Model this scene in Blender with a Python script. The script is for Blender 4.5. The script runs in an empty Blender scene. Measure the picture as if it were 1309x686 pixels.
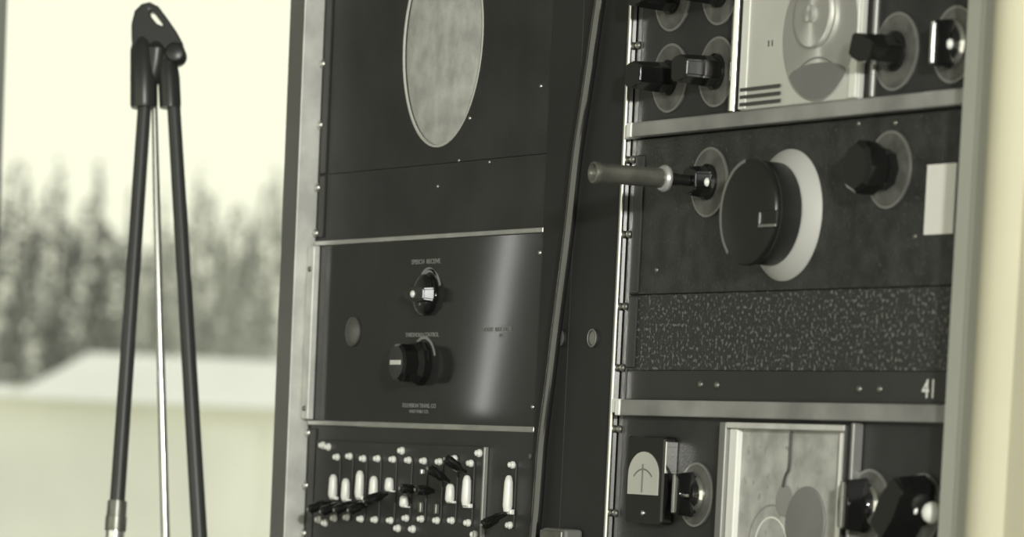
import bpy, bmesh, math, random
from mathutils import Vector, Matrix
PI = math.pi
random.seed(7)
C = bpy.context.scene.collection
W, H = 1309, 686
# ------------------------------------------------------------------ camera
ZO = 1.4                                   # rack reference height above the floor
CX, CY, CZ = 3.62991, -1.71627, -0.02907 + ZO
YAW, PIT, ROL = 1.0723335, -0.1072433, 0.0463519
F, SY = 5043.87, 789.22
fw = Vector((-math.sin(YAW)*math.cos(PIT), math.cos(YAW)*math.cos(PIT), math.sin(PIT)))
r0 = Vector((math.cos(YAW), math.sin(YAW), 0)); u0 = r0.cross(fw)
rt = r0*math.cos(ROL) + u0*math.sin(ROL); up = -r0*math.sin(ROL) + u0*math.cos(ROL)
CAM = Vector((CX, CY, CZ))
def ray(x, y): return fw + rt*((x-654.5)/F) - up*((y-343-SY)/F)
def at(x, y, Y=0.0):                        # point of a plane parallel to the rack fronts
    d = ray(x, y); return CAM + d*((Y-CY)/d.y)
def far(x, y, dist):                        # point at a distance from the camera
    return CAM + ray(x, y)*dist
cd = bpy.data.cameras.new('camera'); co = bpy.data.objects.new('camera', cd); C.objects.link(co)
cd.sensor_width = 36; cd.lens = F/W*36
m3 = Matrix((rt, up, -fw)).transposed(); co.matrix_world = Matrix.Translation(CAM) @ m3.to_4x4()
cd.shift_y = SY/W
cd.dof.use_dof = True; cd.dof.focus_distance = 3.5; cd.dof.aperture_fstop = 8; cd.clip_end = 400
bpy.context.scene.camera = co

# ------------------------------------------------------------------ materials
def mat(name, rgb, rough=.5, metal=0, spec=.5, bump=0, bscale=200, speck=0, var=0, vscale=8, aniso=0, emit=None, coat=0):
    m = bpy.data.materials.new(name); m.use_nodes = True; n = m.node_tree.nodes; l = m.node_tree.links
    b = n['Principled BSDF']; b.inputs['Roughness'].default_value = rough; b.inputs['Metallic'].default_value = metal
    b.inputs['Specular IOR Level'].default_value = spec
    if coat: b.inputs['Coat Weight'].default_value = coat; b.inputs['Coat Roughness'].default_value = .08
    b.inputs['Base Color'].default_value = (*rgb, 1)
    tc = n.new('ShaderNodeTexCoord')
    def noise(sc, det=4):
        t = n.new('ShaderNodeTexNoise'); t.inputs['Scale'].default_value = sc; t.inputs['Detail'].default_value = det
        l.new(tc.outputs['Object'], t.inputs['Vector']); return t
    mix = n.new('ShaderNodeMix'); mix.data_type = 'RGBA'
    t = noise(vscale); rp = n.new('ShaderNodeMapRange'); rp.inputs[1].default_value = .35; rp.inputs[2].default_value = .65
    l.new(t.outputs['Fac'], rp.inputs[0]); l.new(rp.outputs[0], mix.inputs['Factor'])
    v = max(var, .04)
    mix.inputs['A'].default_value = (*[c*(1-v) for c in rgb], 1); mix.inputs['B'].default_value = (*[min(1, c*(1+v)) for c in rgb], 1)
    last = mix.outputs['Result']
    if speck:
        t = noise(speck[0], 2); rp = n.new('ShaderNodeMapRange'); rp.inputs[1].default_value = speck[1]; rp.inputs[2].default_value = speck[1]+.06
        l.new(t.outputs['Fac'], rp.inputs[0]); mx = n.new('ShaderNodeMix'); mx.data_type = 'RGBA'
        l.new(rp.outputs[0], mx.inputs['Factor']); l.new(last, mx.inputs['A']); mx.inputs['B'].default_value = (*speck[2], 1); last = mx.outputs['Result']
    l.new(last, b.inputs['Base Color'])
    if bump:
        t = noise(bscale, 3); bp = n.new('ShaderNodeBump'); bp.inputs['Strength'].default_value = bump; bp.inputs['Distance'].default_value = .001
        l.new(t.outputs['Fac'], bp.inputs['Height']); l.new(bp.outputs['Normal'], b.inputs['Normal'])
    if aniso:
        b.inputs['Anisotropic'].default_value = aniso
    return m
M = {}
M['black'] = mat('black_paint', (.033,.034,.032), .42, bump=.15, bscale=600, var=.2)
M['black_flat'] = mat('black_flat_paint', (.022,.0222,.0215), .6, var=.2)
M['crackle'] = mat('black_crackle_paint', (.032,.033,.031), .42, bump=.8, bscale=380, var=.35, vscale=50, speck=(260, .62, (.075,.077,.07)))
M['crackle_fine'] = mat('fine_crackle_paint', (.028,.029,.028), .5, bump=.4, bscale=500, var=.3, vscale=14, speck=(240, .69, (.06,.06,.056)))
M['speckle'] = mat('coarse_speckled_paint', (.030,.031,.029), .4, bump=1.0, bscale=300, speck=(300, .57, (.20,.20,.19)))
M['satin'] = mat('satin_enamel', (.034,.035,.034), .085, spec=.35, var=.12)
M['bakelite'] = mat('black_bakelite', (.010,.010,.0095), .12, spec=.7)
M['bakelite_soft'] = mat('worn_bakelite', (.012,.012,.011), .34)
M['chrome'] = mat('polished_chrome', (.85,.85,.82), .12, 1)
M['alu'] = mat('aluminium', (.72,.72,.69), .38, 1, var=.12, vscale=20)
M['brushed'] = mat('brushed_aluminium', (.4,.4,.385), .38, .4, var=.25, vscale=14)
M['silver'] = mat('silvered_dial', (.56,.56,.53), .5, .1, var=.06)
M['skirt'] = mat('etched_grey_skirt', (.125,.125,.115), .5, .1, var=.3, vscale=60)
M['skirtrim'] = mat('skirt_rim_metal', (.3,.3,.285), .4, .5)
M['bright'] = mat('nickelled_brass', (.95,.95,.9), .4, .1)
M['turned'] = mat('turned_metal_disc', (.72,.72,.68), .38, .7, var=.05, aniso=.9)
M['whitemetal'] = mat('bright_tinned_metal', (.97,.97,.92), .4, .0)
M['greypaint'] = mat('grey_stile_paint', (.17,.17,.16), .5, var=.1)
M['strip'] = mat('pale_metal_strip', (.68,.68,.64), .42, .1, var=.15, vscale=30)
M['cream'] = mat('cream_card', (.85,.84,.78), .7)
M['plate'] = mat('pale_dial_plate', (.62,.62,.565), .45, var=.08)
M['plate_white'] = mat('white_celluloid', (.88,.88,.82), .4)
M['dialgrey'] = mat('grey_dial_disc', (.38,.38,.36), .4, .3, var=.12)
M['dialdark'] = mat('dark_dial_disc', (.21,.21,.2), .45, var=.15)
M['paper'] = mat('printed_chart_paper', (.45,.45,.42), .6, var=.22, vscale=45, speck=(95, .62, (.36,.36,.32)))
M['ink'] = mat('dark_ink', (.07,.07,.065), .6)
M['letter'] = mat('faded_white_engraving', (.3,.31,.29), .6)
M['white'] = mat('white_paint', (.8,.8,.76), .5)
M['rubber'] = mat('black_rubber', (.012,.012,.0118), .13, spec=1.0, coat=1)
M['tube'] = mat('dark_painted_tube', (.045,.048,.045), .38, var=.15)
M['clamp'] = mat('dark_moulded_plastic', (.035,.036,.034), .32, var=.1)
M['ferrule'] = mat('dull_nickel', (.24,.24,.21), .35, .7, var=.2, vscale=60)
M['trim'] = mat('pale_painted_wood', (.45,.455,.395), .5, var=.05, vscale=6)
M['trimlit'] = mat('cream_lit_edge_wood', (.60,.575,.42), .4, var=.05, vscale=5)  # warm brightness of the trim's right edge is put into this colour
M['wall'] = mat('grey_plaster', (.3,.3,.27), .8, bump=.2, bscale=60)
M['floor'] = mat('dark_linoleum', (.1,.1,.09), .45, var=.3)
M['winframe'] = mat('grey_window_paint', (.33,.34,.3), .5)
M['bark'] = mat('grey_bark', (.10,.102,.09), .9, var=.2)
M['leaf'] = mat('hazed_dark_foliage', (.19,.195,.175), .9, var=.3, vscale=1.2)  # outdoor haze is put into the leaf colour as lighter grey
M['leaf2'] = mat('hazed_pale_foliage', (.40,.405,.36), .9, var=.25, vscale=1.0)  # paler leaves: the stronger haze towards the right is in the colour
M['snow'] = mat('trampled_snow', (.74,.75,.64), .8, var=.1, vscale=.7, bump=.3, bscale=2)
M['snowroof'] = mat('snow_on_roof', (.82,.82,.72), .8, var=.05, vscale=1)
M['shedwall'] = mat('pale_shed_wall', (.82,.81,.72), .8, var=.08, vscale=1)
# concentric turning marks
def aniso_panel(m):
    n = m.node_tree.nodes; l = m.node_tree.links; b = n['Principled BSDF']
    tg = n.new('ShaderNodeTangent'); tg.direction_type = 'RADIAL'; tg.axis = 'Y'; l.new(tg.outputs[0], b.inputs['Tangent'])
aniso_panel(M['turned'])
def glass():
    m = bpy.data.materials.new('window_glass'); m.use_nodes = True; n = m.node_tree.nodes; l = m.node_tree.links
    n.remove(n['Principled BSDF']); t = n.new('ShaderNodeBsdfTransparent'); t.inputs[0].default_value = (.97,.98,.96,1)
    g = n.new('ShaderNodeBsdfGlossy'); g.inputs['Roughness'].default_value = .02
    lw = n.new('ShaderNodeFresnel'); lw.inputs[0].default_value = 1.45
    x = n.new('ShaderNodeMixShader'); l.new(lw.outputs[0], x.inputs[0]); l.new(t.outputs[0], x.inputs[1]); l.new(g.outputs[0], x.inputs[2])
    l.new(x.outputs[0], n['Material Output'].inputs[0]); return m
M['glass'] = glass()

# ------------------------------------------------------------------ mesh helpers
def obj(name, bm, m, parent=None, smooth=False, loc=None):
    me = bpy.data.meshes.new(name); bmesh.ops.recalc_face_normals(bm, faces=bm.faces[:])
    if smooth:
        for f in bm.faces: f.smooth = True
        for e in bm.edges:
            if len(e.link_faces) == 2 and e.calc_face_angle(0) > .6: e.smooth = False
    bm.to_mesh(me); bm.free(); o = bpy.data.objects.new(name, me); me.materials.append(M[m]); C.objects.link(o)
    if parent: 
        o.parent = parent; p = parent; off = Vector((0,0,0))
        while p: off += p.location; p = p.parent
        me.transform(Matrix.Translation(-off))
    elif loc is not None:
        me.transform(Matrix.Translation(-Vector(loc))); o.location = loc
    return o
def thing(name, label, cat, loc, group=None):
    o = bpy.data.objects.new(name, None); C.objects.link(o); o.location = loc; o.empty_display_size = .05
    o['label'] = label; o['category'] = cat
    if group: o['group'] = group
    return o
def tag(o, label, cat, group=None):
    o['label'] = label; o['category'] = cat
    if group: o['group'] = group
    return o
def struct(o): o['kind'] = 'structure'; return o
def box(bm, x0, x1, y0, y1, z0, z1, bev=0, seg=2):
    vs = [bm.verts.new((x, y, z)) for x in (x0, x1) for y in (y0, y1) for z in (z0, z1)]
    fs = [(0,1,3,2),(4,6,7,5),(0,4,5,1),(2,3,7,6),(0,2,6,4),(1,5,7,3)]
    F_ = [bm.faces.new([vs[i] for i in f]) for f in fs]
    if bev:
        es = list({e for f in F_ for e in f.edges})
        bmesh.ops.bevel(bm, geom=es, offset=bev, segments=seg, affect='EDGES', profile=.5)
    return bm
def B(x0, x1, y0, y1, z0, z1, bev=0, seg=2): return box(bmesh.new(), x0, x1, y0, y1, z0, z1, bev, seg)
def lathe(bm, x, z, prof, Y=0, n=40):
    """profile of (radius, distance in front of plane Y), revolved about the panel normal"""
    rings = []
    for r, d in prof:
        if r < 1e-6: rings.append([bm.verts.new((x, Y-d, z))])
        else: rings.append([bm.verts.new((x+r*math.cos(2*PI*i/n), Y-d, z+r*math.sin(2*PI*i/n))) for i in range(n)])
    for a, b in zip(rings, rings[1:]):
        for i in range(n):
            j = (i+1) % n
            if len(a) == 1 and len(b) == 1: continue
            if len(a) == 1: bm.faces.new((a[0], b[i], b[j]))
            elif len(b) == 1: bm.faces.new((a[i], b[0], a[j]))
            else: bm.faces.new((a[i], b[i], b[j], a[j]))
    if len(rings[0]) > 1: bm.faces.new(rings[0])
    if len(rings[-1]) > 1: bm.faces.new(rings[-1])
    return bm
def L(x, z, prof, Y=0, n=40): return lathe(bmesh.new(), x, z, prof, Y, n)
def prism(bm, pts, y0, y1, x=0, z=0, rot=0, scale1=1):
    """outline of (dx, dz) extruded from y0 (back) to y1 (front)"""
    c, s = math.cos(rot), math.sin(rot)
    def tr(p, k=1): return (x+(p[0]*c-p[1]*s)*k, z+(p[0]*s+p[1]*c)*k)
    a = [bm.verts.new((tr(p)[0], y0, tr(p)[1])) for p in pts]; b = [bm.verts.new((tr(p, scale1)[0], y1, tr(p, scale1)[1])) for p in pts]
    bm.faces.new(a); bm.faces.new(b)
    for i in range(len(pts)):
        j = (i+1) % len(pts); bm.faces.new((a[i], a[j], b[j], b[i]))
    return bm
def tube(bm, path, rad, n=14, cap=True):
    path = [Vector(p) for p in path]; rr = rad if isinstance(rad, (list, tuple)) else [rad]*len(path)
    rings = []; ref = None
    for i, p in enumerate(path):
        t = (path[min(i+1, len(path)-1)]-path[max(i-1, 0)]).normalized()
        if ref is None: ref = Vector((0,1,0)) if abs(t.y) < .8 else Vector((1,0,0))
        a = (ref - t*ref.dot(t)).normalized(); ref = a; b = t.cross(a)
        rings.append([bm.verts.new(p+(a*math.cos(2*PI*k/n)+b*math.sin(2*PI*k/n))*rr[i]) for k in range(n)])
    for p, q in zip(rings, rings[1:]):
        for k in range(n): bm.faces.new((p[k], p[(k+1)%n], q[(k+1)%n], q[k]))
    if cap: bm.faces.new(rings[0]); bm.faces.new(rings[-1])
    return bm
def smoothpath(pts, k=6):
    pts = [Vector(p) for p in pts]; out = []
    P_ = [pts[0]*2-pts[1]] + pts + [pts[-1]*2-pts[-2]]
    for i in range(1, len(P_)-2):
        for s in range(k):
            t = s/k; a, b, c, d = P_[i-1:i+3]
            out.append(.5*((2*b)+(c-a)*t+(2*a-5*b+4*c-d)*t*t+(3*b-a-3*c+d)*t**3))
    out.append(pts[-1]); return out
def text(name, s, x, z, size, m, parent, Y=0, sx=1.0, align='CENTER'):
    cu = bpy.data.curves.new(name, 'FONT'); cu.body = s; cu.size = size; cu.align_x = align; cu.align_y = 'CENTER'; cu.extrude = .0002
    t = bpy.data.objects.new(name, cu); C.objects.link(t); bpy.context.view_layer.update()
    me = bpy.data.meshes.new_from_object(t.evaluated_get(bpy.context.evaluated_depsgraph_get())); bpy.data.objects.remove(t)
    me.transform(Matrix.Translation((x, Y-.0002, z)) @ Matrix.Rotation(PI/2, 4, 'X') @ Matrix.Diagonal((sx, 1, 1, 1)))
    me.materials.clear(); me.materials.append(M[m]); o = bpy.data.objects.new(name, me); C.objects.link(o)
    o.parent = parent; p = parent; off = Vector((0,0,0))
    while p: off += p.location; p = p.parent
    me.transform(Matrix.Translation(-off)); return o
def screw(parent, x, z, r=.004, Y=0, m='alu', name='screw'):
    bm = L(x, z, [(r, 0), (r, r*.3), (r*.8, r*.6), (r*.45, r*.8), (0, r*.85)], Y, 14)
    return obj(name, bm, m, parent, True)
def panel(name, x0, x1, z0, z1, m, parent, t=.005, bev=.0012, Y=0): return obj(name, B(x0, x1, Y, Y+t, z0, z1, bev), m, parent)

# ------------------------------------------------------------------ heights of the panel joints
ZB, ZT = ZO, ZO+.1778                       # control panel
TOP, BOT = ZO+.75, ZO-.75
Z1 = ZO+.2508                               # receiver / tuning unit joint
Z2 = ZO+.0286                               # tuning unit / lower receiver joint
XL, XR = 0.0, .4826
QL, QR = .640, 1.128

# ------------------------------------------------------------------ left rack
rk = thing('equipment_rack', 'left equipment rack frame with grey outer stile and bright metal edge strip beside the window', 'equipment rack', (XL+.24, .05, 0))
obj('stile', B(-.039, -.0022, -.0195, .06, 0, TOP+.1, .0015), 'greypaint', rk)
obj('edge_strip', B(-.0022, .0, -.021, .05, .02, TOP+.08, .0007), 'strip', rk)['label'] = 'bright pale metal edge strip'
obj('side_rail', B(.0005, .006, .0, .05, .05, TOP+.08, .0008), 'black_flat', rk)
obj('side_rail', B(XR+.0008, .5395, -.003, .05, .0, TOP+.1, .0005), 'black_flat', rk)
obj('base', B(-.039, XR+.05, -.02, .42, 0, .08, .004), 'black_flat', rk)
obj('top_rail', B(-.039, XR+.05, -.004, .06, TOP+.1005, TOP+.14, .003), 'black_flat', rk)
for y in (82, 160, 240, 298, 352, 410, 466, 553, 620, 681):
    p = at(405+(160-y)*.036+3, y); screw(rk, .0045, p.z, .0045, -.0005, 'alu', 'rack_screw')
# loudspeaker panel
sp0 = ZO+.1778+.068
t = thing('loudspeaker_panel', 'black panel with a large round pale speaker grille, upper part of left rack', 'loudspeaker panel', (XR/2, 0, sp0))
gc = at(566, 52); gr = .0985; GX = .83     # an upright oval
# panel with a true round opening
def holed_panel(x0, x1, z0, z1, cx, cz, r, kx=1, Y=0, t_=.005, n=48):
    bm = bmesh.new(); fr = []; bk = []
    def rim(a):
        c, s = math.cos(a), math.sin(a); k = 1e9
        if c > 1e-9: k = min(k, (x1-cx)/c)
        if c < -1e-9: k = min(k, (x0-cx)/c)
        if s > 1e-9: k = min(k, (z1-cz)/s)
        if s < -1e-9: k = min(k, (z0-cz)/s)
        return cx+c*k, cz+s*k
    an = sorted([2*PI*i/n for i in range(n)] + [math.atan2(b-cz, a-cx) % (2*PI) for a in (x0, x1) for b in (z0, z1)])
    lay = []
    for Yy in (Y, Y+t_):
        lay.append([(bm.verts.new((cx+kx*r*math.cos(a), Yy, cz+r*math.sin(a))), bm.verts.new((rim(a)[0], Yy, rim(a)[1]))) for a in an])
    N = len(an)
    for i in range(N):
        j = (i+1) % N
        for q in lay: bm.faces.new((q[i][0], q[i][1], q[j][1], q[j][0]))
        bm.faces.new((lay[0][i][0], lay[0][j][0], lay[1][j][0], lay[1][i][0])); bm.faces.new((lay[0][i][1], lay[0][j][1], lay[1][j][1], lay[1][i][1]))
    return bm
obj('panel', holed_panel(.009, XR, sp0+.0004, TOP, gc.x, gc.z, gr, GX), 'crackle_fine', t)
# perforated/woven grille cloth, slightly domed
def cloth():
    m = mat('pale_grille_cloth', (.56,.565,.54), .75, bump=.8, bscale=900, var=.2, vscale=40)
    return m
M['cloth'] = cloth()
gm = L(0, gc.z, [(gr, -.003), (gr*.92, -.001), (gr*.6, .0005), (0, .001)], 0, 48)
for v_ in gm.verts: v_.co.x = v_.co.x*GX+gc.x
obj('speaker_grille', gm, 'cloth', t, True)['label'] = 'pale woven speaker grille'
bm = bmesh.new()
N = 56
for i in range(N):
    a0, a1 = 2*PI*i/N, 2*PI*(i+1)/N; q = []
    for a in (a0, a1):
        q.append([bm.verts.new((gc.x+math.cos(a)*r*GX, -d, gc.z+math.sin(a)*r)) for r, d in ((gr-.0018, -.001), (gr-.0015, .0008), (gr+.0004, .0008), (gr+.0006, .0001))])
    for k in range(3): bm.faces.new((q[0][k], q[0][k+1], q[1][k+1], q[1][k]))
bmesh.ops.remove_doubles(bm, verts=bm.verts[:], dist=1e-6)
obj('grille_rim', bm, 'plate', t, True)
obj('edge_flange', B(.0095, .022, -.0016, -.0001, sp0+.001, TOP-.01, .0013), 'black', t)
for px, py in ((601,151), (692,110)): p = at(px, py); screw(t, p.x, p.z, .0018, 0, 'alu')
t = thing('blank_panel', 'plain black strip panel below the round speaker grille', 'blank panel', (XR/2, 0, ZT+.001))
obj('panel', B(.009, XR, 0, .03, ZT+.0026, sp0-.0001, .0002), 'crackle_fine', t)
obj('edge_flange', B(.0095, .022, -.0016, -.0001, ZT+.006, sp0-.001, .0013), 'black', t)
for px, py in ((587,205), (626,207), (560,238)): p = at(px, py); screw(t, p.x, p.z, .0014, 0, 'alu')

# control panel
t = thing('control_panel', 'smooth dark control panel with two rotary knobs and engraved lettering, middle of left rack', 'control panel', (XR/2, 0, ZB))
obj('panel', B(.012, XR, -.001, .03, ZB+.0022, ZT-.0022, .0005), 'satin', t)
obj('trim_strip', B(.0066, XR, -.003, .004, ZT-.002, ZT+.0024, .0006), 'alu', t)
obj('trim_strip', B(.0066, XR, -.003, .004, ZB-.0024, ZB+.002, .0006), 'alu', t)
br = obj('mounting_bracket', B(-.002+.004, .0165, -.0085, -.0012, ZB+.003, ZT-.0024, .0012), 'strip', t); br['label'] = 'pale bracket along the left edge'
for y in (343, 522):
    p = at(411 if y < 400 else 403, y, -.0085); screw(br, .0095, p.z, .0028, -.0083, 'ferrule')
for y in (325, 575):
    p = at(695, y)
for z in (ZT-.02, ZB+.02): screw(t, XR-.006, z, .0022, -.001, 'alu')
p = at(453, 424); obj('jewel_lamp', L(p.x, p.z, [(.0145, 0), (.0145, .002), (.0125, .003), (.008, .0045), (0, .0052)], -.001, 28), 'skirt', t, True)['label'] = 'grey oval indicator lens'
def arc(name, cx, cz, r0_, r1_, a0, a1, m, parent, Y=0, n=20, d=.0004):
    bm = bmesh.new(); pr = None; 
    fr = []; 
    for i in range(n+1):
        a = a0+(a1-a0)*i/n
        fr.append([bm.verts.new((cx+math.cos(a)*r, Y-e, cz+math.sin(a)*r)) for r, e in ((r0_, 0), (r0_, d), (r1_, d), (r1_, 0))])
    for a, b in zip(fr, fr[1:]):
        for k in range(3): bm.faces.new((a[k], a[k+1], b[k+1], b[k]))
    return obj(name, bm, m, parent)
# upper knob: round with a raised pointer bar
def bar_outline(l, w, tip=.55):
    return [(-l, -w*.5), (-l*.9, -w*.62), (0, -w*.75), (l*.75, -w*.5), (l, -w*.5*tip), (l, w*.5*tip), (l*.75, w*.5), (0, w*.75), (-l*.9, w*.62), (-l, w*.5)]
def beveled_prism(pts, y0, y1, x, z, rot, sc=.9, bev=.0012):
    bm = prism(bmesh.new(), pts, y0, y1, x, z, rot, sc)
    bmesh.ops.bevel(bm, geom=[e for e in bm.edges if min(v.co.y for v in e.verts) < y1+1e-5], offset=bev, segments=2, affect='EDGES'); return bm
p = at(549, 377)
k = obj('rotary_knob', L(p.x, p.z, [(.0195, .001), (.0195, .006), (.017, .009), (.012, .0105), (0, .0105)], -.001, 32), 'bakelite', t, True)
obj('pointer', beveled_prism(bar_outline(.025, .011), -.0085, -.0175, p.x, p.z, PI+.0, .85), 'bakelite', k)
screw(k, p.x, p.z, .0034, -.0172, 'bright', 'centre_screw')
screw(k, p.x+.021, p.z-.0005, .0018, -.004, 'chrome', 'set_screw'); 
arc('dial_arc', p.x+.002, p.z, .0215, .0245, PI*.12, PI*.88, 'letter', t, -.0011)
arc('dial_arc', p.x-.001, p.z+.004, .0195, .0220, PI*.2, PI*.8, 'letter', t, -.0011)
p = at(541, 465)
k = obj('rotary_knob', L(p.x, p.z, [(.0215, .001), (.0215, .008), (.0185, .013), (.0185, .026), (.016, .0285), (0, .0285)], -.001, 10), 'bakelite', t, False)
b_ = obj('index_mark', B(p.x-.011, p.x+.011, -.0302, -.0292, p.z-.0022, p.z+.0022, .0004), 'white', k); b_['label'] = 'white index bar'
arc('dial_arc', p.x+.002, p.z, .0235, .0262, PI*.1, PI*.75, 'letter', t, -.0011)
def lab(s, px, py, size, sx): p = at(px, py); return text('lettering', s, p.x, p.z, size, 'letter', t, -.0012, sx)
lab('SPEECH  RECEIVE', 546, 334.5, .0062, 1.28)
lab('THRESHOLD CONTROL', 541, 428, .0058, 1.12)
lab('TELEVISION TRANS. CO', 537, 518.5, .0056, 1.2)
lab('WEST PORT CO.', 537, 526, .0044, 1.25)
lab('NOISE   LINE  FILTER', 638, 421, .0056, 1.05)
lab('IN', 641.5, 428.5, .0045, 1.2)

# switch panel
t = thing('switch_panel', 'black panel with a bank of knife switches and bright terminals at bottom of left rack', 'switch panel', (XR/2, 0, BOT))
obj('panel', B(.009, XR, 0, .03, ZB-.30, ZB-.0026, .0004), 'black', t)
obj('edge_flange', B(.0095, .024, -.0016, -.0001, ZB-.299, ZB-.006, .0013), 'black', t)
a = at(409, 562); b = at(623, 570); 
obj('terminal_board', B(a.x, b.x, -.004, -.0001, ZB-.20, at(623,571).z, .0008), 'black', t)
obj('board_edge', B(b.x+.0001, b.x+.0035, -.0045, -.0001, ZB-.20, at(623,571).z, .0006), 'skirtrim', t)
YB = -.004
def stud(px, py, par=t, r=.0038, m='bright', Y=YB):
    p = at(px, py, Y); return obj('terminal', L(p.x, p.z, [(r, 0), (r, .002), (r*.7, .003), (r*.7, .0048), (r*.35, .0058), (0, .006)], Y, 14), m, par, True)
for px, py in ((414,569), (421,571), (515,576), (614,579), (409,664), (417,668), (510,675), (608,683), (529,676)): stud(px, py)
cols = [(432,584,623,'d'), (448,583,628,'d'), (466,586,620,'d'), (484,586,622,'d'), (504,587,620,'d'), (523,588,640,'o'), (543,589,628,'m'), (563,590,628,'m'), (582,586,628,'u'), (603,592,628,'u')]
BL = {432:(606,637), 448:(611,640), 466:(601,637), 484:(608,638), 504:(610,628), 582:(618,642), 603:(607,647), 523:(633,648), 656.5:(607,655)}
def knife_switch(px, ytop, ymid, ybot, mode, Y, par, n=0):
    p = at(px, ymid, Y); zt = at(px+1, ytop, Y).z; zb = at(px-3, ybot, Y).z
    s = obj('knife_switch', B(p.x-.005, p.x+.005, Y-.0012, Y-.0001, zb-.002, zt+.002, .0004), 'black', par)
    y_a, y_b = BL.get(px, (610, 640)); za = at(px, y_a, Y).z; zd = at(px, y_b, Y).z
    for z in (zt, zb): obj('terminal', L(p.x, z, [(.0035, 0), (.0035, .002), (.0026, .003), (.0026, .0048), (.0014, .0058), (0, .006)], Y-.0012, 14), 'bright', s, True)
    if mode == 's': zz = (zt+zb)/2
    zc = (zt+zb)/2
    h = (zt-zb)*.30
    if mode != 'm':
        zc, h = (za+zd)/2, (za-zd)/1.9
        obj('blade', tube(bmesh.new(), [(p.x, Y-.0055, zc+h*k_) for k_ in (-.95, -.9, -.6, 0, .6, .85, .93)], [.0022, .0036, .0046, .0044, .0040, .0028, .0014], 16), 'bright', s, True)
        obj('clip', B(p.x-.0066, p.x+.0066, Y-.0060, Y-.0014, zc-h*1.05, zc-h*.78, .001), 'bright', s)
    else:
        obj('clip', B(p.x-.0022, p.x+.0022, Y-.0055, Y-.0014, zc+h*.9, zc+h*1.2, .0008), 'alu', s)
        obj('clip', B(p.x-.0022, p.x+.0022, Y-.0055, Y-.0014, zc-h*1.3, zc-h*.7, .0008), 'ferrule', s)
    # insulated handle standing off the board, tapered towards the blade
    d = {'d': Vector((-.001, -.024, -.009)), 'u': Vector((-.001, -.022, .012)), 'm': Vector((0, -.019, .0005)), 'o': Vector((0, -.01, 0)), 's': Vector((0, -.024, -.012))}[mode]
    z0 = {'d': zc-h*1.2, 'o': zc, 'u': zc+h*1.1, 'm': zc, 's': zc-h*1.0}[mode]
    if mode == 'o': return s
    q = Vector((p.x, Y-.007, z0))
    bm = tube(bmesh.new(), [q, q+d*.2, q+d*.35, q+d*.8, q+d*.95, q+d], [.0022, .003, .0044, .0052, .0048, .0026], 12)
    hd = obj('handle', bm, 'bakelite', s, True)
    e = q+d*.97
    obj('handle_rivet', L(e.x, e.z, [(.0016, 0), (.0016, .0008), (0, .0014)], e.y-.0012, 10), 'alu', s, True)
    return s
for i, (px, yt, ym, mo) in enumerate(cols): knife_switch(px, yt, ym, {0:662,1:661,2:663,3:664,4:665,5:662,6:663,7:665,8:665,9:668}[i], mo, YB, t)
knife_switch(656.5, 594, 628, 671, 's', 0, t)
p = at(679, 583); screw(t, p.x, p.z, .003, 0, 'skirt')

# ------------------------------------------------------------------ gap between the racks: cable, dark back sheet
cp = [(772,-60), (768,-5), (763,30), (756,80), (747,140), (738,200), (727,300), (714,400), (703,490), (694,560), (690,610), (687,650), (683,695), (676,760)]
pts = [at(x, y, -.012) for x, y in cp]
lo = pts[-1]; pts += [Vector((lo.x-.015, -.012, lo.z-.3)), Vector((lo.x-.02, -.012, lo.z-.8)), Vector((lo.x-.0, -.03, .012))]
bm = tube(bmesh.new(), smoothpath(pts), .0050, 20)
tag(obj('cable', bm, 'rubber', None, True, (pts[-1].x, -.03, 0)), 'thick black cable with a glossy highlight hanging between the two racks', 'cable')

# ------------------------------------------------------------------ right rack
rr = thing('equipment_rack', 'right equipment rack frame, wide black upright with a thin chrome edge line and bolts', 'equipment rack', (.86, .05, 0))
obj('upright', B(.5400, .6258, -.003, .05, 0, TOP+.1, .0005), 'black_flat', rr)
obj('chrome_edge', B(.6260, .6308, -.0075, .0, .02, TOP+.09, .0012), 'chrome', rr)['label'] = 'thin chrome edge line'
obj('side_rail', B(.6310, .6395, .0, .05, .05, TOP+.09, .0008), 'black', rr)
obj('upright', B(QR+.0008, QR+.10, .0, .05, 0, TOP+.1, .002), 'black_flat', rr)
obj('base', B(.54, QR+.1, -.02, .42, 0, .08, .004), 'black_flat', rr)
obj('top_rail', B(.54, QR+.1, -.003, .06, TOP+.1005, TOP+.14, .003), 'black_flat', rr)
for px, py in ((718,432), (760,432)):
    p = at(px, py, -.003); w = obj('bolt', L(p.x, p.z, [(.0078, 0), (.0078, .0022), (.0062, .003), (.0058, .0008), (0, .0008)], -.003, 24), 'black', rr, True)
    obj('bolt_ring', L(p.x, p.z, [(.0078, .0021), (.0082, .0030), (.0074, .0034), (.0066, .0030), (.0066, .0018)], -.003, 24), 'skirtrim', w, True)
for py in (60, 205, 300, 392, 470, 548, 655):
    p = at(806-py*.04, py); screw(rr, .6352, p.z, .0034, -.0005, 'ferrule', 'rack_screw')
for zc in (Z1+.006, Z2-.006):
    obj('corner_plate', B(.6312, .6392, -.0080, -.0002, zc-.0060, zc+.0060, .001), 'whitemetal', rr)['label'] = 'small bright corner plate'

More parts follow.
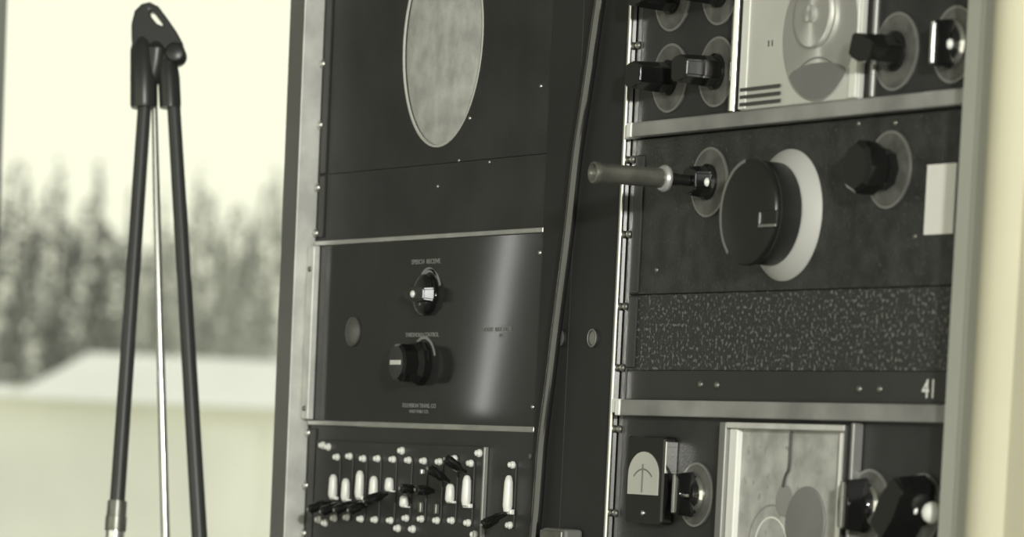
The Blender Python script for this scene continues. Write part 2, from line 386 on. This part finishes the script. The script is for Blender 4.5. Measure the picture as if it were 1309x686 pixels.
def skirt(par, cx, cz, r, Y=0, name='skirt'):
    s = obj(name, L(cx, cz, [(r, 0), (r, .0008), (r*.97, .0016), (r*.5, .0024), (0, .0024)], Y, 44), 'skirt', par, True)
    arc('skirt_rim', cx, cz, r*.93, r*1.0, 0, 2*PI, 'skirtrim', s, Y-.0013, 44, .0006)
    return s
def bar_knob(par, px, py, r, blade_l, blade_w, prot, rot=0, m='bakelite', metal=False, Y=0, dot=True):
    """flared bar knob on an etched skirt disc"""
    p = at(px, py, Y)
    k = obj('knob', L(p.x, p.z, [(r*.52, .002), (r*.52, .005), (r*.40, .008), (r*.36, prot*.45), (0, prot*.46)], Y, 28), m, par, True)
    skirt(k, p.x, p.z, r, Y)
    o = bar_outline(blade_l, blade_w, .8)
    g = obj('grip', beveled_prism(o, Y-.006, Y-prot, p.x, p.z, rot, .88, .0014), m, k)
    if metal:
        c, s = math.cos(rot), math.sin(rot)
        obj('grip_edge', beveled_prism([(-blade_l*.86, -blade_w*.2), (blade_l*.86, -blade_w*.2), (blade_l*.86, blade_w*.2), (-blade_l*.86, blade_w*.2)], Y-prot-.0001, Y-prot-.0016, p.x, p.z, rot, .95, .0003), 'chrome', k)
        obj('collar', L(p.x, p.z, [(r*.62, .0026), (r*.62, .0045), (r*.54, .0065), (r*.5, .0065)], Y, 30), 'chrome', k, True)
    if dot:
        q = p + Vector((blade_l*.0+blade_w*.70, 0, .002)); screw(k, p.x+blade_w*.50+.0015, p.z-.001, .0040, Y-prot*.46, 'bright', 'set_screw')
    return k

# upper receiver
t = thing('radio_receiver', 'upper radio receiver with large half-round tuning dial behind a pale plate, top of right rack', 'radio receiver', (.88, 0, Z1))
obj('panel', B(QL, QR, 0, .006, Z1+.0005, Z1+.31, .001), 'crackle_fine', t)
obj('cabinet', B(QL+.01, QR-.01, .0062, .30, Z1+.003, Z1+.3, .003), 'black_flat', t)
lz0, lz1 = Z1+.0003, at(812, 156, -.012).z
obj('bottom_lip', B(QL+.010, QR+.022, -.012, -.0002, lz0, lz1, .0015), 'brushed', t)['label'] = 'brushed metal lip along the bottom'
obj('corner_plate', B(QL+.0015, QL+.0092, -.0125, -.0002, lz0, lz1, .001), 'whitemetal', t)
for px, py in ((858,100), (918,92), (862,-4), (923,-13)):
    bar_knob(t, px, py, .029, .0150, .0175, .038, 0)
bar_knob(t, 1147, 66, .030, .0185, .0165, .034, -.25)
bar_knob(t, 1222, 57, .029, .0185, .010, .021, PI/2, metal=True)
# escutcheon plate
pl0 = at(957, 70); pl1 = at(1108, 70); zl = lz1+.001; zu = Z1+.22
e = obj('dial_plate', B(pl0.x, pl1.x, -.007, -.0002, zl, zu, .0018), 'plate', t)
obj('plate_edge', B(pl0.x+.001, pl0.x+.012, -.0085, -.0071, zl+.001, zu, .0006), 'plate_white', e)
obj('plate_edge', B(pl1.x-.011, pl1.x-.001, -.0085, -.0071, zl+.001, zu, .0006), 'plate_white', e)
dc = at(1050, 40, -.0075); DR = .0545
dd = obj('tuning_dial', L(dc.x, dc.z, [(DR, 0), (DR, .0012), (DR*.99, .0018), (0, .0018)], -.0072, 60), 'turned', t, True)
lens = []
R_ = DR*.985; hh = DR*.62
a0 = PI+math.asin(hh/R_); a1 = 2*PI-math.asin(hh/R_)
lens = [(math.cos(a0+(a1-a0)*i/24)*R_, math.sin(a0+(a1-a0)*i/24)*R_) for i in range(25)]
wdt = lens[-1][0]
lens += [(wdt*math.cos(PI*i/16), -hh+wdt*.22*math.sin(PI*i/16)) for i in range(1, 16)]
obj('dial_shade', prism(bmesh.new(), lens, -.0091, -.0095, dc.x, dc.z, 0), 'dialdark', dd)
arc('scale_line', dc.x-.002, dc.z-DR*1.25, DR*.86, DR*.885, PI*.28, PI*.68, 'dialdark', dd, -.0090)
hb = at(1040, 18, -.012)
obj('dial_hub', L(hb.x, hb.z, [(.0265, .0), (.0265, .003), (.0255, .0042), (.007, .0048), (.006, .008), (0, .008)], -.0096, 44), 'turned', dd, True)
for yy in (111, 120.5, 130):
    q = at(986, yy, -.0072); obj('engraved_line', B(pl0.x+.004, q.x+.016, -.0091, -.0086, q.z-.0014, q.z+.0014), 'ink', e)
text('lettering', '11', at(985, 58, -.0072).x, at(985, 58).z, .007, 'ink', e, -.0072, 1.6)
for px, m_, rad in ((941, 'chrome', .0042), (1118, 'skirtrim', .0026)):
    q = at(px, 60, -.006); obj('dial_rod', tube(bmesh.new(), [(q.x, -.006, zl+.0005), (q.x, -.006, zu)], rad, 16), m_, t, True)

# tuning unit in the middle
zs = at(806, 377).z; zg = at(800, 473).z
t = thing('tuning_unit', 'black tuning unit with one big dial knob over a silver flange, middle of right rack', 'tuning unit', (.88, 0, zs))
obj('panel', B(QL, QR, 0, .006, zs+.0003, Z1-.0003, .001), 'crackle', t)
obj('cabinet', B(QL+.01, QR-.01, .0062, .30, zs+.001, Z1-.002, .003), 'black_flat', t)
obj('edge_flange', B(QL+.002, QL+.016, -.0018, -.0001, zs+.001, Z1-.014, .0014), 'black', t)
p = at(1006, 275); R = .0528
k = obj('main_dial', L(p.x, p.z, [(R, 0), (R, .001), (R*.985, .002), (R*.80, .0105), (R*.76, .0115), (0, .0115)], 0, 72), 'silver', t, True); k['label'] = 'silver conical flange of the main dial'
obj('dial_knob', L(p.x, p.z, [(.0405, .0117), (.0412, .013), (.0412, .030), (.0420, .0315), (.0426, .033), (.0426, .0355), (.0415, .0372), (.036, .0385), (.020, .0392), (.010, .0395), (0, .0396)], 0, 72), 'bakelite_soft', k, True)['label'] = 'black knob'
arc('knob_ring', p.x, p.z, .0400, .0427, PI*.55, PI*1.28, 'skirtrim', k, -.0369, 40, .0010)
q = at(982, 279, -.041); obj('index_window', B(q.x-.013, q.x+.013, -.0412, -.0398, q.z-.0065, q.z+.0065, .0004), 'bakelite', k)
obj('index_bracket', B(q.x-.013, q.x+.013, -.0424, -.0413, q.z-.0068, q.z-.0046, .0004), 'skirtrim', k)
obj('index_bracket', B(q.x-.013, q.x-.0105, -.0424, -.0413, q.z-.0044, q.z+.0050, .0004), 'skirtrim', k)
p = at(908, 233)
k = bar_knob(t, 908, 233, .0290, .0125, .018, .021, 0)
kx, kz = p.x, p.z
p = at(1138, 217)
k = obj('octagonal_knob', L(p.x, p.z, [(.016, .0026), (.016, .010), (.0205, .015), (.0205, .030), (.0175, .033), (0, .033)], 0, 8), 'bakelite', t)
skirt(k, p.x, p.z, .0300)
for px, py in ((1098,158), (1145,157), (840,345), (1170,302)): q = at(px, py); screw(t, q.x, q.z, .0022, 0, 'ferrule')
# jack plug screwed into the small knob
t = thing('metal_tube_handle', 'dull metal tube sticking straight out from the small knob on the tuning unit', 'handle', (kx, -.0215, kz))
obj('stem', L(kx, kz, [(.0045, 0), (.0045, .012), (.0052, .0125), (.0052, .019), (.003, .0195)], -.0215, 20), 'bakelite_soft', t, True)
obj('collar', L(kx, kz, [(.006, .0196), (.0105, .021), (.0112, .0235), (.0098, .026), (.0075, .0265)], -.0215, 28), 'brushed', t, True)
obj('tube', L(kx, kz, [(.0078, .0266), (.0082, .030), (.0080, .083), (.0088, .086), (.0092, .089), (.0086, .091), (.0070, .0915), (.0066, .088), (0, .088)], -.0215, 32), 'ferrule', t, True)
# paper card
a = at(1184, 255)
cz0, cz1 = at(1184, 300).z, at(1184, 211).z
tag(obj('paper_card', B(a.x, min(a.x+.045, QR-.002), -.0007, -.0001, cz0, cz1), 'cream', None, False, (a.x, 0, cz0)), 'blank cream paper card fixed at the right end of the tuning unit', 'card')

# coarse blank panel
t = thing('blank_panel', 'coarse speckled black blank panel directly below the big dial knob', 'blank panel', (.88, 0, zg))
obj('panel', B(QL, QR, 0, .04, zg+.0001, zs-.0002, .0006), 'speckle', t)
obj('edge_flange', B(QL+.002, QL+.016, -.0018, -.0001, zg+.002, zs-.001, .0014), 'black', t)
# narrow strip panel with number
t = thing('strip_panel', 'narrow smooth black strip panel marked with a white 41 at its right end', 'strip panel', (.88, 0, Z2))
obj('panel', B(QL, QR, .001, .04, Z2+.0001, zg-.0001, .0002), 'black', t)
for px, py in ((895,491), (916,492), (1098,497), (1124,497)): q = at(px, py); screw(t, q.x, q.z, .0032, .001, 'ferrule')
q = at(1187, 498); text('number', '41', q.x, q.z, .021, 'white', t, .0008, .95)

# lower receiver
t = thing('radio_receiver', 'lower radio receiver with meter, bar knobs and pale chart window, bottom of right rack', 'radio receiver', (.88, 0, Z2-.32))
obj('panel', B(QL, QR, 0, .006, Z2-.32, Z2-.0005, .001), 'crackle_fine', t)
obj('cabinet', B(QL+.01, QR-.01, .0062, .30, Z2-.315, Z2-.002, .003), 'black_flat', t)
lz = at(812, 531, -.010).z
obj('top_lip', B(QL+.010, QR+.022, -.010, -.0002, lz, Z2-.0005, .0012), 'brushed', t)['label'] = 'brushed metal lip along the top'
obj('corner_plate', B(QL+.0015, QL+.0092, -.0105, -.0002, lz, Z2-.0008, .001), 'whitemetal', t)
# meter
m0 = at(806, 613, -.006); mx0, mx1 = at(803, 613, -.010).x, at(851, 613, -.010).x; mz0, mz1 = at(826, 669, -.01).z, at(826, 557, -.01).z
me_ = obj('meter', B(mx0, mx1, -.0125, -.0002, mz0, mz1, .0025, 3), 'bakelite', t)
mw = mx1-mx0
wx, wz0, wz1 = (mx0+mx1)/2-.001, at(824, 632, -.0125).z, at(824, 577, -.0125).z
wd = .0255
ol = [(-wd, 0), (wd, 0), (wd, (wz1-wz0)*.45)] + [(wd*math.cos(PI*i/18), (wz1-wz0)*.45+(wz1-wz0)*.55*math.sin(PI*i/18)) for i in range(1, 18)] + [(-wd, (wz1-wz0)*.45)]
f_ = obj('meter_face', prism(bmesh.new(), ol, -.0126, -.0134, wx, wz0), 'plate', me_); f_['label'] = 'pale arched meter face'
obj('meter_needle', B(wx-.0008, wx+.0004, -.0142, -.0135, wz0+.002, wz0+.026), 'dialdark', me_)
arc('meter_scale', wx, wz0, .021, .0222, PI*.25, PI*.75, 'dialdark', me_, -.0134)
screw(me_, wx+.002, at(822, 655).z, .0025, -.0125, 'alu', 'zero_screw')
obj('meter_side', B(mx1+.0001, mx1+.0015, -.0120, -.0002, (mz0+mz1)/2+.006, mz1-.004, .0005), 'chrome', me_)
# knobs
bar_knob(t, 891, 632, .027, .0190, .010, .022, PI/2, metal=True, dot=False)
q = at(891, 632); 
kk = obj('clamp_pin', tube(bmesh.new(), [(q.x-.004, -.017, q.z-.001), (q.x+.018, -.017, q.z-.001)], .002, 12), 'chrome', t, True)
bar_knob(t, 1112, 646, .0285, .0215, .012, .026, PI/2, metal=True, dot=False)
kk = bar_knob(t, 1180, 650, .027, .0270, .021, .034, .95, dot=True)
q = at(1191, 655, -.008); obj('ball_terminal', L(q.x, q.z, [(.004, 0), (.0065, .002), (.0085, .006), (.0085, .009), (.0065, .013), (.003, .0152), (0, .0155)], 0, 20), 'plate_white', t, True)['label'] = 'small white ball'
q = at(1098, 580); screw(t, q.x, q.z, .003, 0, 'alu')
# chart window: raised frame around recessed chart
wl, wr = at(922, 600, -.008).x, at(1090, 600, -.008).x; wt = at(1000, 541, -.012).z; wb = Z2-.30
f = obj('window_frame', B(wl, wl+.010, -.012, -.0002, wb, wt, .001), 'skirtrim', t)
obj('frame_side', B(wl+.0102, wl+.0225, -.008, -.0002, wb, wt-.005, .001), 'plate_white', f)
obj('frame_side', B(wr-.024, wr-.009, -.0075, -.0002, wb, wt-.005, .003, 3), 'whitemetal', f)
obj('frame_side', B(wr-.0085, wr-.006, -.012, -.0002, wb, wt, .0006), 'black', f)
obj('frame_side', B(wr-.003, wr+.001, -.010, -.0002, wb, wt+.002, .001), 'skirtrim', f)
obj('frame_top', B(wl+.0102, wr-.009, -.012, -.0002, wt-.0048, wt, .001), 'strip', f)
ch = obj('chart', B(wl+.0226, wr-.0242, -.003, -.0002, wb, wt-.005), 'paper', t); ch['label'] = 'pale printed chart'
cxx = at(1009, 580, -.005).x
obj('pointer_wire', tube(bmesh.new(), smoothpath([(cxx+.001, -.005, wt-.006), (cxx+.001, -.005, at(1009,595).z), (cxx-.004, -.005, at(1004,608).z), (cxx-.007, -.005, at(1001,622).z)]), .0011, 8), 'ink', ch, True)
q = at(1031, 668, -.003); obj('chart_disc', L(q.x, q.z, [(.029, 0), (.029, .0012), (.0283, .002), (0, .002)], -.0031, 48), 'dialdark', ch, True)
q2 = at(1004, 640, -.003); obj('chart_disc', L(q2.x, q2.z, [(.0125, 0), (.0125, .001), (0, .0012)], -.0031, 32), 'dialgrey', ch, True)
q3 = at(985, 700, -.003); arc('chart_curve', q3.x, q3.z, .034, .0355, PI*.05, PI*.95, 'dialgrey', ch, -.0031); arc('chart_curve', q3.x, q3.z, .024, .0255, PI*.05, PI*.95, 'plate_white', ch, -.0031)

# grey box added for a pale patch low between the racks
p = at(716, 676, -.003)
t = thing('grey_box', 'grey box for a pale patch at the bottom edge between the two racks', 'junction box', (.562, -.02, p.z-.11))  # box added for an unexplained pale patch
obj('box', B(.5405, .584, -.022, -.0033, p.z-.11, p.z+.001, .003), 'greypaint', t)
obj('lid', B(.5425, .582, -.0245, -.0221, p.z-.108, p.z-.001, .001), 'ferrule', t)
for zz in (p.z-.10, p.z-.012): screw(t, .5625, zz, .003, -.0245, 'alu')

# ------------------------------------------------------------------ pale trim at the right
tx = at(1228, 150, -.03).x; 
def trim_piece(name, pr, m):
    bm = bmesh.new(); a = [bm.verts.new((tx+x, y-.024, 0)) for x, y in pr]; b = [bm.verts.new((tx+x, y-.024, 2.5)) for x, y in pr]
    for i in range(len(pr)): j = (i+1) % len(pr); bm.faces.new((a[i], a[j], b[j], b[i]))
    bm.faces.new(a); bm.faces.new(b)
    return struct(obj(name, bm, m, None, True, (tx, 0, 0)))
trim_piece('trim_1', [(0, .05), (0, -.004), (.0015, -.006), (.0260, -.008), (.0275, -.0105), (.0310, -.0110), (.054, -.013), (.054, .05)], 'trim')
trim_piece('trim_2', [(.0545, .05), (.0545, -.016), (.058, -.020), (.064, -.026), (.072, -.031), (.082, -.033), (.092, -.031), (.099, -.026), (.105, -.02), (.16, -.018), (.162, .05)], 'trimlit')

# ------------------------------------------------------------------ folded tripod by the window
D = 4.14
def fp(x, y, d=D): return far(x, y, d)
t = thing('folded_tripod', 'dark folded stand with two black tube legs and thin chrome rod before the window', 'tripod', (fp(200, 400).x, fp(200, 400).y, 0))
def toward_floor(a, b):                     # extend the line a-b down to the floor
    d = b-a; return a + d*((0.004-a.z)/d.z)
sc = F/D
la, lb = fp(186, 118), fp(150, 640)
le = toward_floor(la, lb)
obj('leg', tube(bmesh.new(), [la, lb], [.0072, .0080], 24), 'tube', t, True)
lf = obj('leg', tube(bmesh.new(), [lb, lb+(le-lb)*.012, lb+(le-lb)*.0125, lb+(le-lb)*.024], [.0102, .0104, .0112, .0112], 24), 'ferrule', t, True); lf.name = 'leg_ferrule'
lf['label'] = 'pale knurled metal ferrule'
obj('lower_leg', tube(bmesh.new(), [lb+(le-lb)*.0242, lb+(le-lb)*.5, le], [.0098, .0098, .0098], 24), 'chrome', t, True)
ra, rb = fp(221, 118), fp(255, 686)
obj('leg', tube(bmesh.new(), [ra, fp(238, 400), rb, toward_floor(ra, rb)], [.0070, .0078, .0084, .0088], 24), 'tube', t, True)
ca, cb = fp(197, 112, D+.004), fp(211.5, 686, D+.03)
obj('chrome_rod', tube(bmesh.new(), [ca, fp(200, 250, D+.01), fp(206.5, 500, D+.02), cb, toward_floor(ca, cb)], [.0030, .0038, .0046, .0048, .005], 20), 'chrome', t, True)['label'] = 'thin chrome rod'
# head: a yoke of two sockets under an arched hood, fused into one mesh
def ellip_tube(bm, pts_, n=24): return tube(bm, [p for p, r in pts_], [r for p, r in pts_], n)
hd = bmesh.new()
px = 1/sc
ellip_tube(hd, [(fp(184,138), 17.5*px*.93), (fp(184,134), 18.5*px*.95), (fp(184,100), 18.5*px*.95), (fp(183.5,64), 17*px), (fp(182,50), 12*px), (fp(182,40), 5*px)])
ellip_tube(hd, [(fp(217.5,138), 13.5*px), (fp(217.5,132), 14*px), (fp(216,100), 14*px), (fp(214,82), 13*px), (fp(210,66), 9*px)])
# curved web joining them
ellip_tube(hd, [(fp(190,116), 7*px), (fp(194,100), 11*px), (fp(198,82), 15*px), (fp(200,64), 17*px), (fp(200,54), 11*px), (fp(199,48), 4*px)])
obj('clamp_head', hd, 'clamp', t, True)
# arched solid hood with a narrow slot, drawn in its own plane and given thickness
cu = bpy.data.curves.new('hood', 'CURVE'); cu.dimensions = '2D'; cu.fill_mode = 'BOTH'; cu.extrude = .0075; cu.bevel_depth = .0018; cu.bevel_resolution = 3
for ol_ in ([(173,72),(171,50),(171,33),(175,17),(183,9),(192,7),(202,12),(214,28),(225,44),(232,57),(228,70),(212,78),(194,82)], [(190,12),(199,15),(212,33),(209,38),(200,34),(191,23)]):
    sp = cu.splines.new('POLY'); sp.points.add(len(ol_)-1); sp.use_cyclic_u = True
    for q, (x, y) in zip(sp.points, ol_): q.co = ((x-200)/sc, -(y-60)/sc, 0, 1)
ho = bpy.data.objects.new('hood_curve', cu); C.objects.link(ho); bpy.context.view_layer.update()
me = bpy.data.meshes.new_from_object(ho.evaluated_get(bpy.context.evaluated_depsgraph_get())); bpy.data.objects.remove(ho)
me.transform(Matrix.Translation(fp(200, 60, D)) @ m3.to_4x4()); me.transform(Matrix.Translation(-t.location))
me.materials.clear(); me.materials.append(M['clamp']); ho = bpy.data.objects.new('hood', me); C.objects.link(ho); ho.parent = t
# pivot bolt seen almost end-on
d = (fw).normalized(); c0 = fp(225, 70)
bm = tube(bmesh.new(), [c0-d*.016, c0-d*.015, c0-d*.012, c0+d*.012], [8*px, 11*px, 13*px, 13*px], 28); obj('pivot_bolt', bm, 'clamp', t, True)

# ------------------------------------------------------------------ room shell
WX = -1.15
def struct_box(name, x0, x1, y0, y1, z0, z1, m, bev=0): return struct(obj(name, B(x0, x1, y0, y1, z0, z1, bev), m, None, False, ((x0+x1)/2, (y0+y1)/2, z0)))
struct_box('floor', WX-.2, 5.2, -3.6, 2.2, -.1, -.0005, 'floor')
def at_x(x, y, X):
    d = ray(x, y); return CAM + d*((X-CX)/d.x)
yw = at_x(-6, 343, WX).y                     # left reveal of the window
wz0_, wz1_, ye = .55, 2.3, 1.85
bm = bmesh.new(); box(bm, WX-.2, WX, -3.6, yw-.05, 0, 2.6); box(bm, WX-.2, WX, yw-.05, ye+.05, 0, wz0_-.05); box(bm, WX-.2, WX, yw-.05, ye+.05, wz1_+.05, 2.6); box(bm, WX-.2, WX, ye+.05, 2.2, 0, 2.6)
struct(obj('wall_left', bm, 'wall'))
struct_box('wall_back', WX, 5.2, 2.0, 2.2, 0, 2.6, 'wall')
bm = bmesh.new(); box(bm, WX-.12, WX+.015, yw-.05, yw, wz0_-.05, wz1_+.05, .003); box(bm, WX-.12, WX+.015, ye, ye+.05, wz0_-.05, wz1_+.05, .003)
box(bm, WX-.12, WX+.015, yw, ye, wz1_, wz1_+.05, .003); box(bm, WX-.12, WX+.015, yw, ye, wz0_-.05, wz0_, .003)
wf = struct(obj('window_1', bm, 'winframe'))
s_ = obj('window_sill', B(WX+.0155, WX+.12, yw-.08, ye+.08, wz0_-.05, wz0_-.02, .004), 'winframe', wf)
obj('window_pane', B(WX-.065, WX-.060, yw, ye, wz0_, wz1_), 'glass', wf)
struct_box('ceiling', WX-.2, 5.2, -3.6, 2.2, 2.6, 2.7, 'wall')

# ------------------------------------------------------------------ outside: snow, shed, trees
GZ = -.35
bm = bmesh.new(); box(bm, -160, WX-.25, -40, 190, GZ-.5, GZ); struct(obj('ground', bm, 'snow', None)).name = 'ground'
def gp(x, dist, z=None):
    p = far(x, 343, dist); return Vector((p.x, p.y, GZ if z is None else z))
# horizontal camera axes for things outside
hx = Vector((math.cos(YAW), math.sin(YAW), 0)); hy = Vector((-math.sin(YAW), math.cos(YAW), 0))
SD = 24.0
def zof(x, y, dist): return far(x, y, dist).z
sl = gp(58, SD); roofz = zof(100, 447, SD); eavez = zof(20, 492, SD)
t = thing('shed', 'pale low shed with a snowy hipped roof, blurred beyond the window behind the stand', 'shed', tuple(sl))
def oriented(pts2, z0, z1, org, inset=0, pts2b=None):
    bm = bmesh.new(); q = pts2b or pts2
    a = [bm.verts.new(org+hx*x+hy*y+Vector((0,0,z0-org.z))) for x, y in pts2]; b = [bm.verts.new(org+hx*x+hy*y+Vector((0,0,z1-org.z))) for x, y in q]
    bm.faces.new(a); bm.faces.new(b)
    for i in range(len(a)): j = (i+1) % len(a); bm.faces.new((a[i], a[j], b[j], b[i]))
    return bm
s_px = SD/F
wallz = zof(200, 516, SD)
obj('shed_wall', oriented([(-1.0, 0), (3.2, 0), (3.2, 3), (-1.0, 3)], GZ, wallz, sl), 'shedwall', t)
obj('shed_roof', oriented([(-.18, -.15), (3.4, -.15), (3.4, 3.1), (-.18, 3.1)], wallz+.001, roofz, sl, 0, [(.22, .6), (3.0, .6), (3.0, 2.4), (.22, 2.4)]), 'snowroof', t)
obj('annex_roof', oriented([(-1.3, -.15), (-.181, -.15), (-.181, 3.1), (-1.3, 3.1)], wallz+.001, eavez, sl, 0, [(-1.1, .1), (-.181, .1), (-.181, 2.9), (-1.1, 2.9)]), 'snowroof', t)
obj('shed_door', oriented([(1.0, -.03), (1.35, -.03), (1.35, -.001), (1.0, -.001)], GZ+.02, wallz-.1, sl), 'shedwall', t)
def foliage(c, rx, rz, n, top_spikes, seed):
    rnd = random.Random(seed); bm = bmesh.new()
    for i in range(n):
        u, v, w = rnd.uniform(-1, 1), rnd.uniform(-1, 1), rnd.uniform(0, 1)
        w = .25+.75*w if rnd.random() < .93 else rnd.uniform(.85, 1.0)
        k = .95 if w < .6 else .95*math.sqrt(max(0, 1-((w-.6)/.4)**2))+.05
        spike = 1+top_spikes*math.sin(u*9+seed)*(1-abs(u))
        p = c + hx*(u*rx*k) + hy*(v*rx*k) + Vector((0, 0, w*rz*spike))
        s = rnd.uniform(.05, .10)*rx
        a = rnd.uniform(0, 2*PI); b = rnd.uniform(-1, 1)
        d1 = Vector((math.cos(a), math.sin(a), b)).normalized()*s; d2 = Vector((-math.sin(a), math.cos(a), rnd.uniform(-1, 1))).normalized()*s*.6
        bm.faces.new([bm.verts.new(p+q) for q in (d1, d2, -d1, -d2)])
    return bm
def tree(x, dist, ytop, rpx, m, label, seed, n=1500, spikes=.25):
    base = gp(x, dist); top = zof(x, ytop, dist); h = top-GZ
    t = thing('tree', label, 'tree', tuple(base), 'trees beyond the window')
    rx = rpx*dist/F; rnd = random.Random(seed)
    bm = tube(bmesh.new(), [base, base+Vector((0,0,h*.5)), base+Vector((.05,0,h*.93))], [rx*.08, rx*.06, rx*.015], 8)
    for i in range(9):
        a = rnd.uniform(0, 2*PI); z = h*(.15+.08*i); p = base+Vector((0,0,z)); d_ = (hx*math.cos(a)+hy*math.sin(a))*rx*(.9-.07*i)
        tube(bm, [p, p+d_*.5+Vector((0,0,h*.06)), p+d_+Vector((0,0,h*.16))], [rx*.035, rx*.02, rx*.006], 6)
    obj('trunk', bm, 'bark', t, True)
    obj('foliage', foliage(base+Vector((0,0,h*.02)), rx, h*.82, n, spikes, seed), m, t)
T = [(20, 34, 190, 62, 'leaf', 'dark blurred tree at the far left edge of the window view'),
     (68, 38, 200, 64, 'leaf', 'dark blurred tree left of the stand, second from the left'),
     (120, 42, 212, 62, 'leaf', 'dark blurred tree just left of the stand'),
     (165, 46, 258, 62, 'leaf2', 'low pale blurred tree behind the left leg of the stand'),
     (208, 36, 250, 62, 'leaf2', 'pale blurred tree behind the chrome rod'),
     (255, 40, 210, 64, 'leaf2', 'pale blurred tree just right of the stand'),
     (302, 44, 245, 64, 'leaf2', 'pale blurred tree between the stand and the left rack'),
     (345, 48, 210, 62, 'leaf2', 'pale blurred tree beside the edge of the left rack')]
for i, (x, d_, yt, rp, m_, lb_) in enumerate(T): tree(x, d_, yt, rp, m_, lb_, 11+i, 4200)
# dark hedge at the tree foot, left
def bush(x, dist, ytop, rpx, m, label, seed):
    base = gp(x, dist); h = zof(x, ytop, dist)-GZ; t = thing('bush', label, 'bush', tuple(base), 'bushes beyond the window'); rx = rpx*dist/F
    obj('stem', tube(bmesh.new(), [base, base+Vector((0,0,h*.6))], [.05, .02], 6), 'bark', t)
    bm = bmesh.new(); rnd = random.Random(seed)
    for i in range(1600):
        a = rnd.uniform(0, 2*PI); w = rnd.uniform(0, 1); k = rnd.uniform(.2, 1)*math.sqrt(max(.1, 1-w**3)); p = base+hx*math.cos(a)*rx*k+hy*math.sin(a)*rx*k+Vector((0,0,w*h))
        s = .09*rx; d1 = Vector((rnd.uniform(-1,1), rnd.uniform(-1,1), rnd.uniform(-1,1))).normalized()*s; d2 = d1.cross(Vector((rnd.uniform(-1,1), rnd.uniform(-1,1), rnd.uniform(-1,1)))).normalized()*s
        bm.faces.new([bm.verts.new(p+q) for q in (d1, d2, -d1, -d2)])
    obj('foliage', bm, m, t)
for i, (x, d_, yt, rp, lb_) in enumerate([(15, 30, 388, 40, 'dark blurred bush at the left foot of the trees'), (75, 31, 396, 38, 'dark blurred bush in front of the trees, left of the stand'),
        (140, 30.4, 402, 40, 'dark blurred bush behind the left tube of the stand'), (205, 33.2, 408, 40, 'dark blurred bush behind the chrome rod'), (270, 31.6, 405, 40, 'dark blurred bush right of the stand'), (335, 33.4, 410, 38, 'dark blurred bush beside the left rack edge')]):
    bush(x, d_, yt, rp, 'leaf' if i < 3 else 'leaf2', lb_, 40+i)

# ------------------------------------------------------------------ light
w = bpy.data.worlds.new('world'); bpy.context.scene.world = w; w.use_nodes = True; n = w.node_tree.nodes; l = w.node_tree.links
bg = n['Background']; bg.inputs[1].default_value = 1.15
tc = n.new('ShaderNodeTexCoord'); sx_ = n.new('ShaderNodeSeparateXYZ'); cr = n.new('ShaderNodeValToRGB')
l.new(tc.outputs['Generated'], sx_.inputs[0]); l.new(sx_.outputs['Z'], cr.inputs[0]); l.new(cr.outputs[0], bg.inputs[0])
cr.color_ramp.elements[0].position = .16; cr.color_ramp.elements[0].color = (1, .99, .80, 1)     # cream overcast near the horizon
cr.color_ramp.elements[1].position = .45; cr.color_ramp.elements[1].color = (.95, .96, .96, 1)
def area(name, loc, target, sx, sy, power, col=(1, .998, .955), rot=0):
    ld = bpy.data.lights.new(name, 'AREA'); ld.shape = 'RECTANGLE'; ld.size = sx; ld.size_y = sy; ld.energy = power; ld.color = col
    o = bpy.data.objects.new(name, ld); C.objects.link(o); o.location = loc
    q = (Vector(target)-Vector(loc)).to_track_quat('-Z', 'Y'); o.rotation_euler = (q.to_matrix() @ Matrix.Rotation(rot, 3, 'Z')).to_euler(); return o
area('flash_lamp', (4.3, -1.55, 1.95), (.6, 0, 1.4), .14, .14, 90)
# strip lamp at the left whose reflection streaks down the control panel
P0 = at(638, 400, 0); v = (P0-CAM).normalized(); rf = Vector((v.x, -v.y, v.z))
LP = P0 + rf*1.1
area('strip_lamp', tuple(LP), tuple(P0), .008, .24, .07, rot=-.12)
vs = bpy.context.scene.view_settings; vs.view_transform = 'Standard'; vs.look = 'None'; vs.gamma = 1; vs.exposure = 0; vs.use_curve_mapping = False
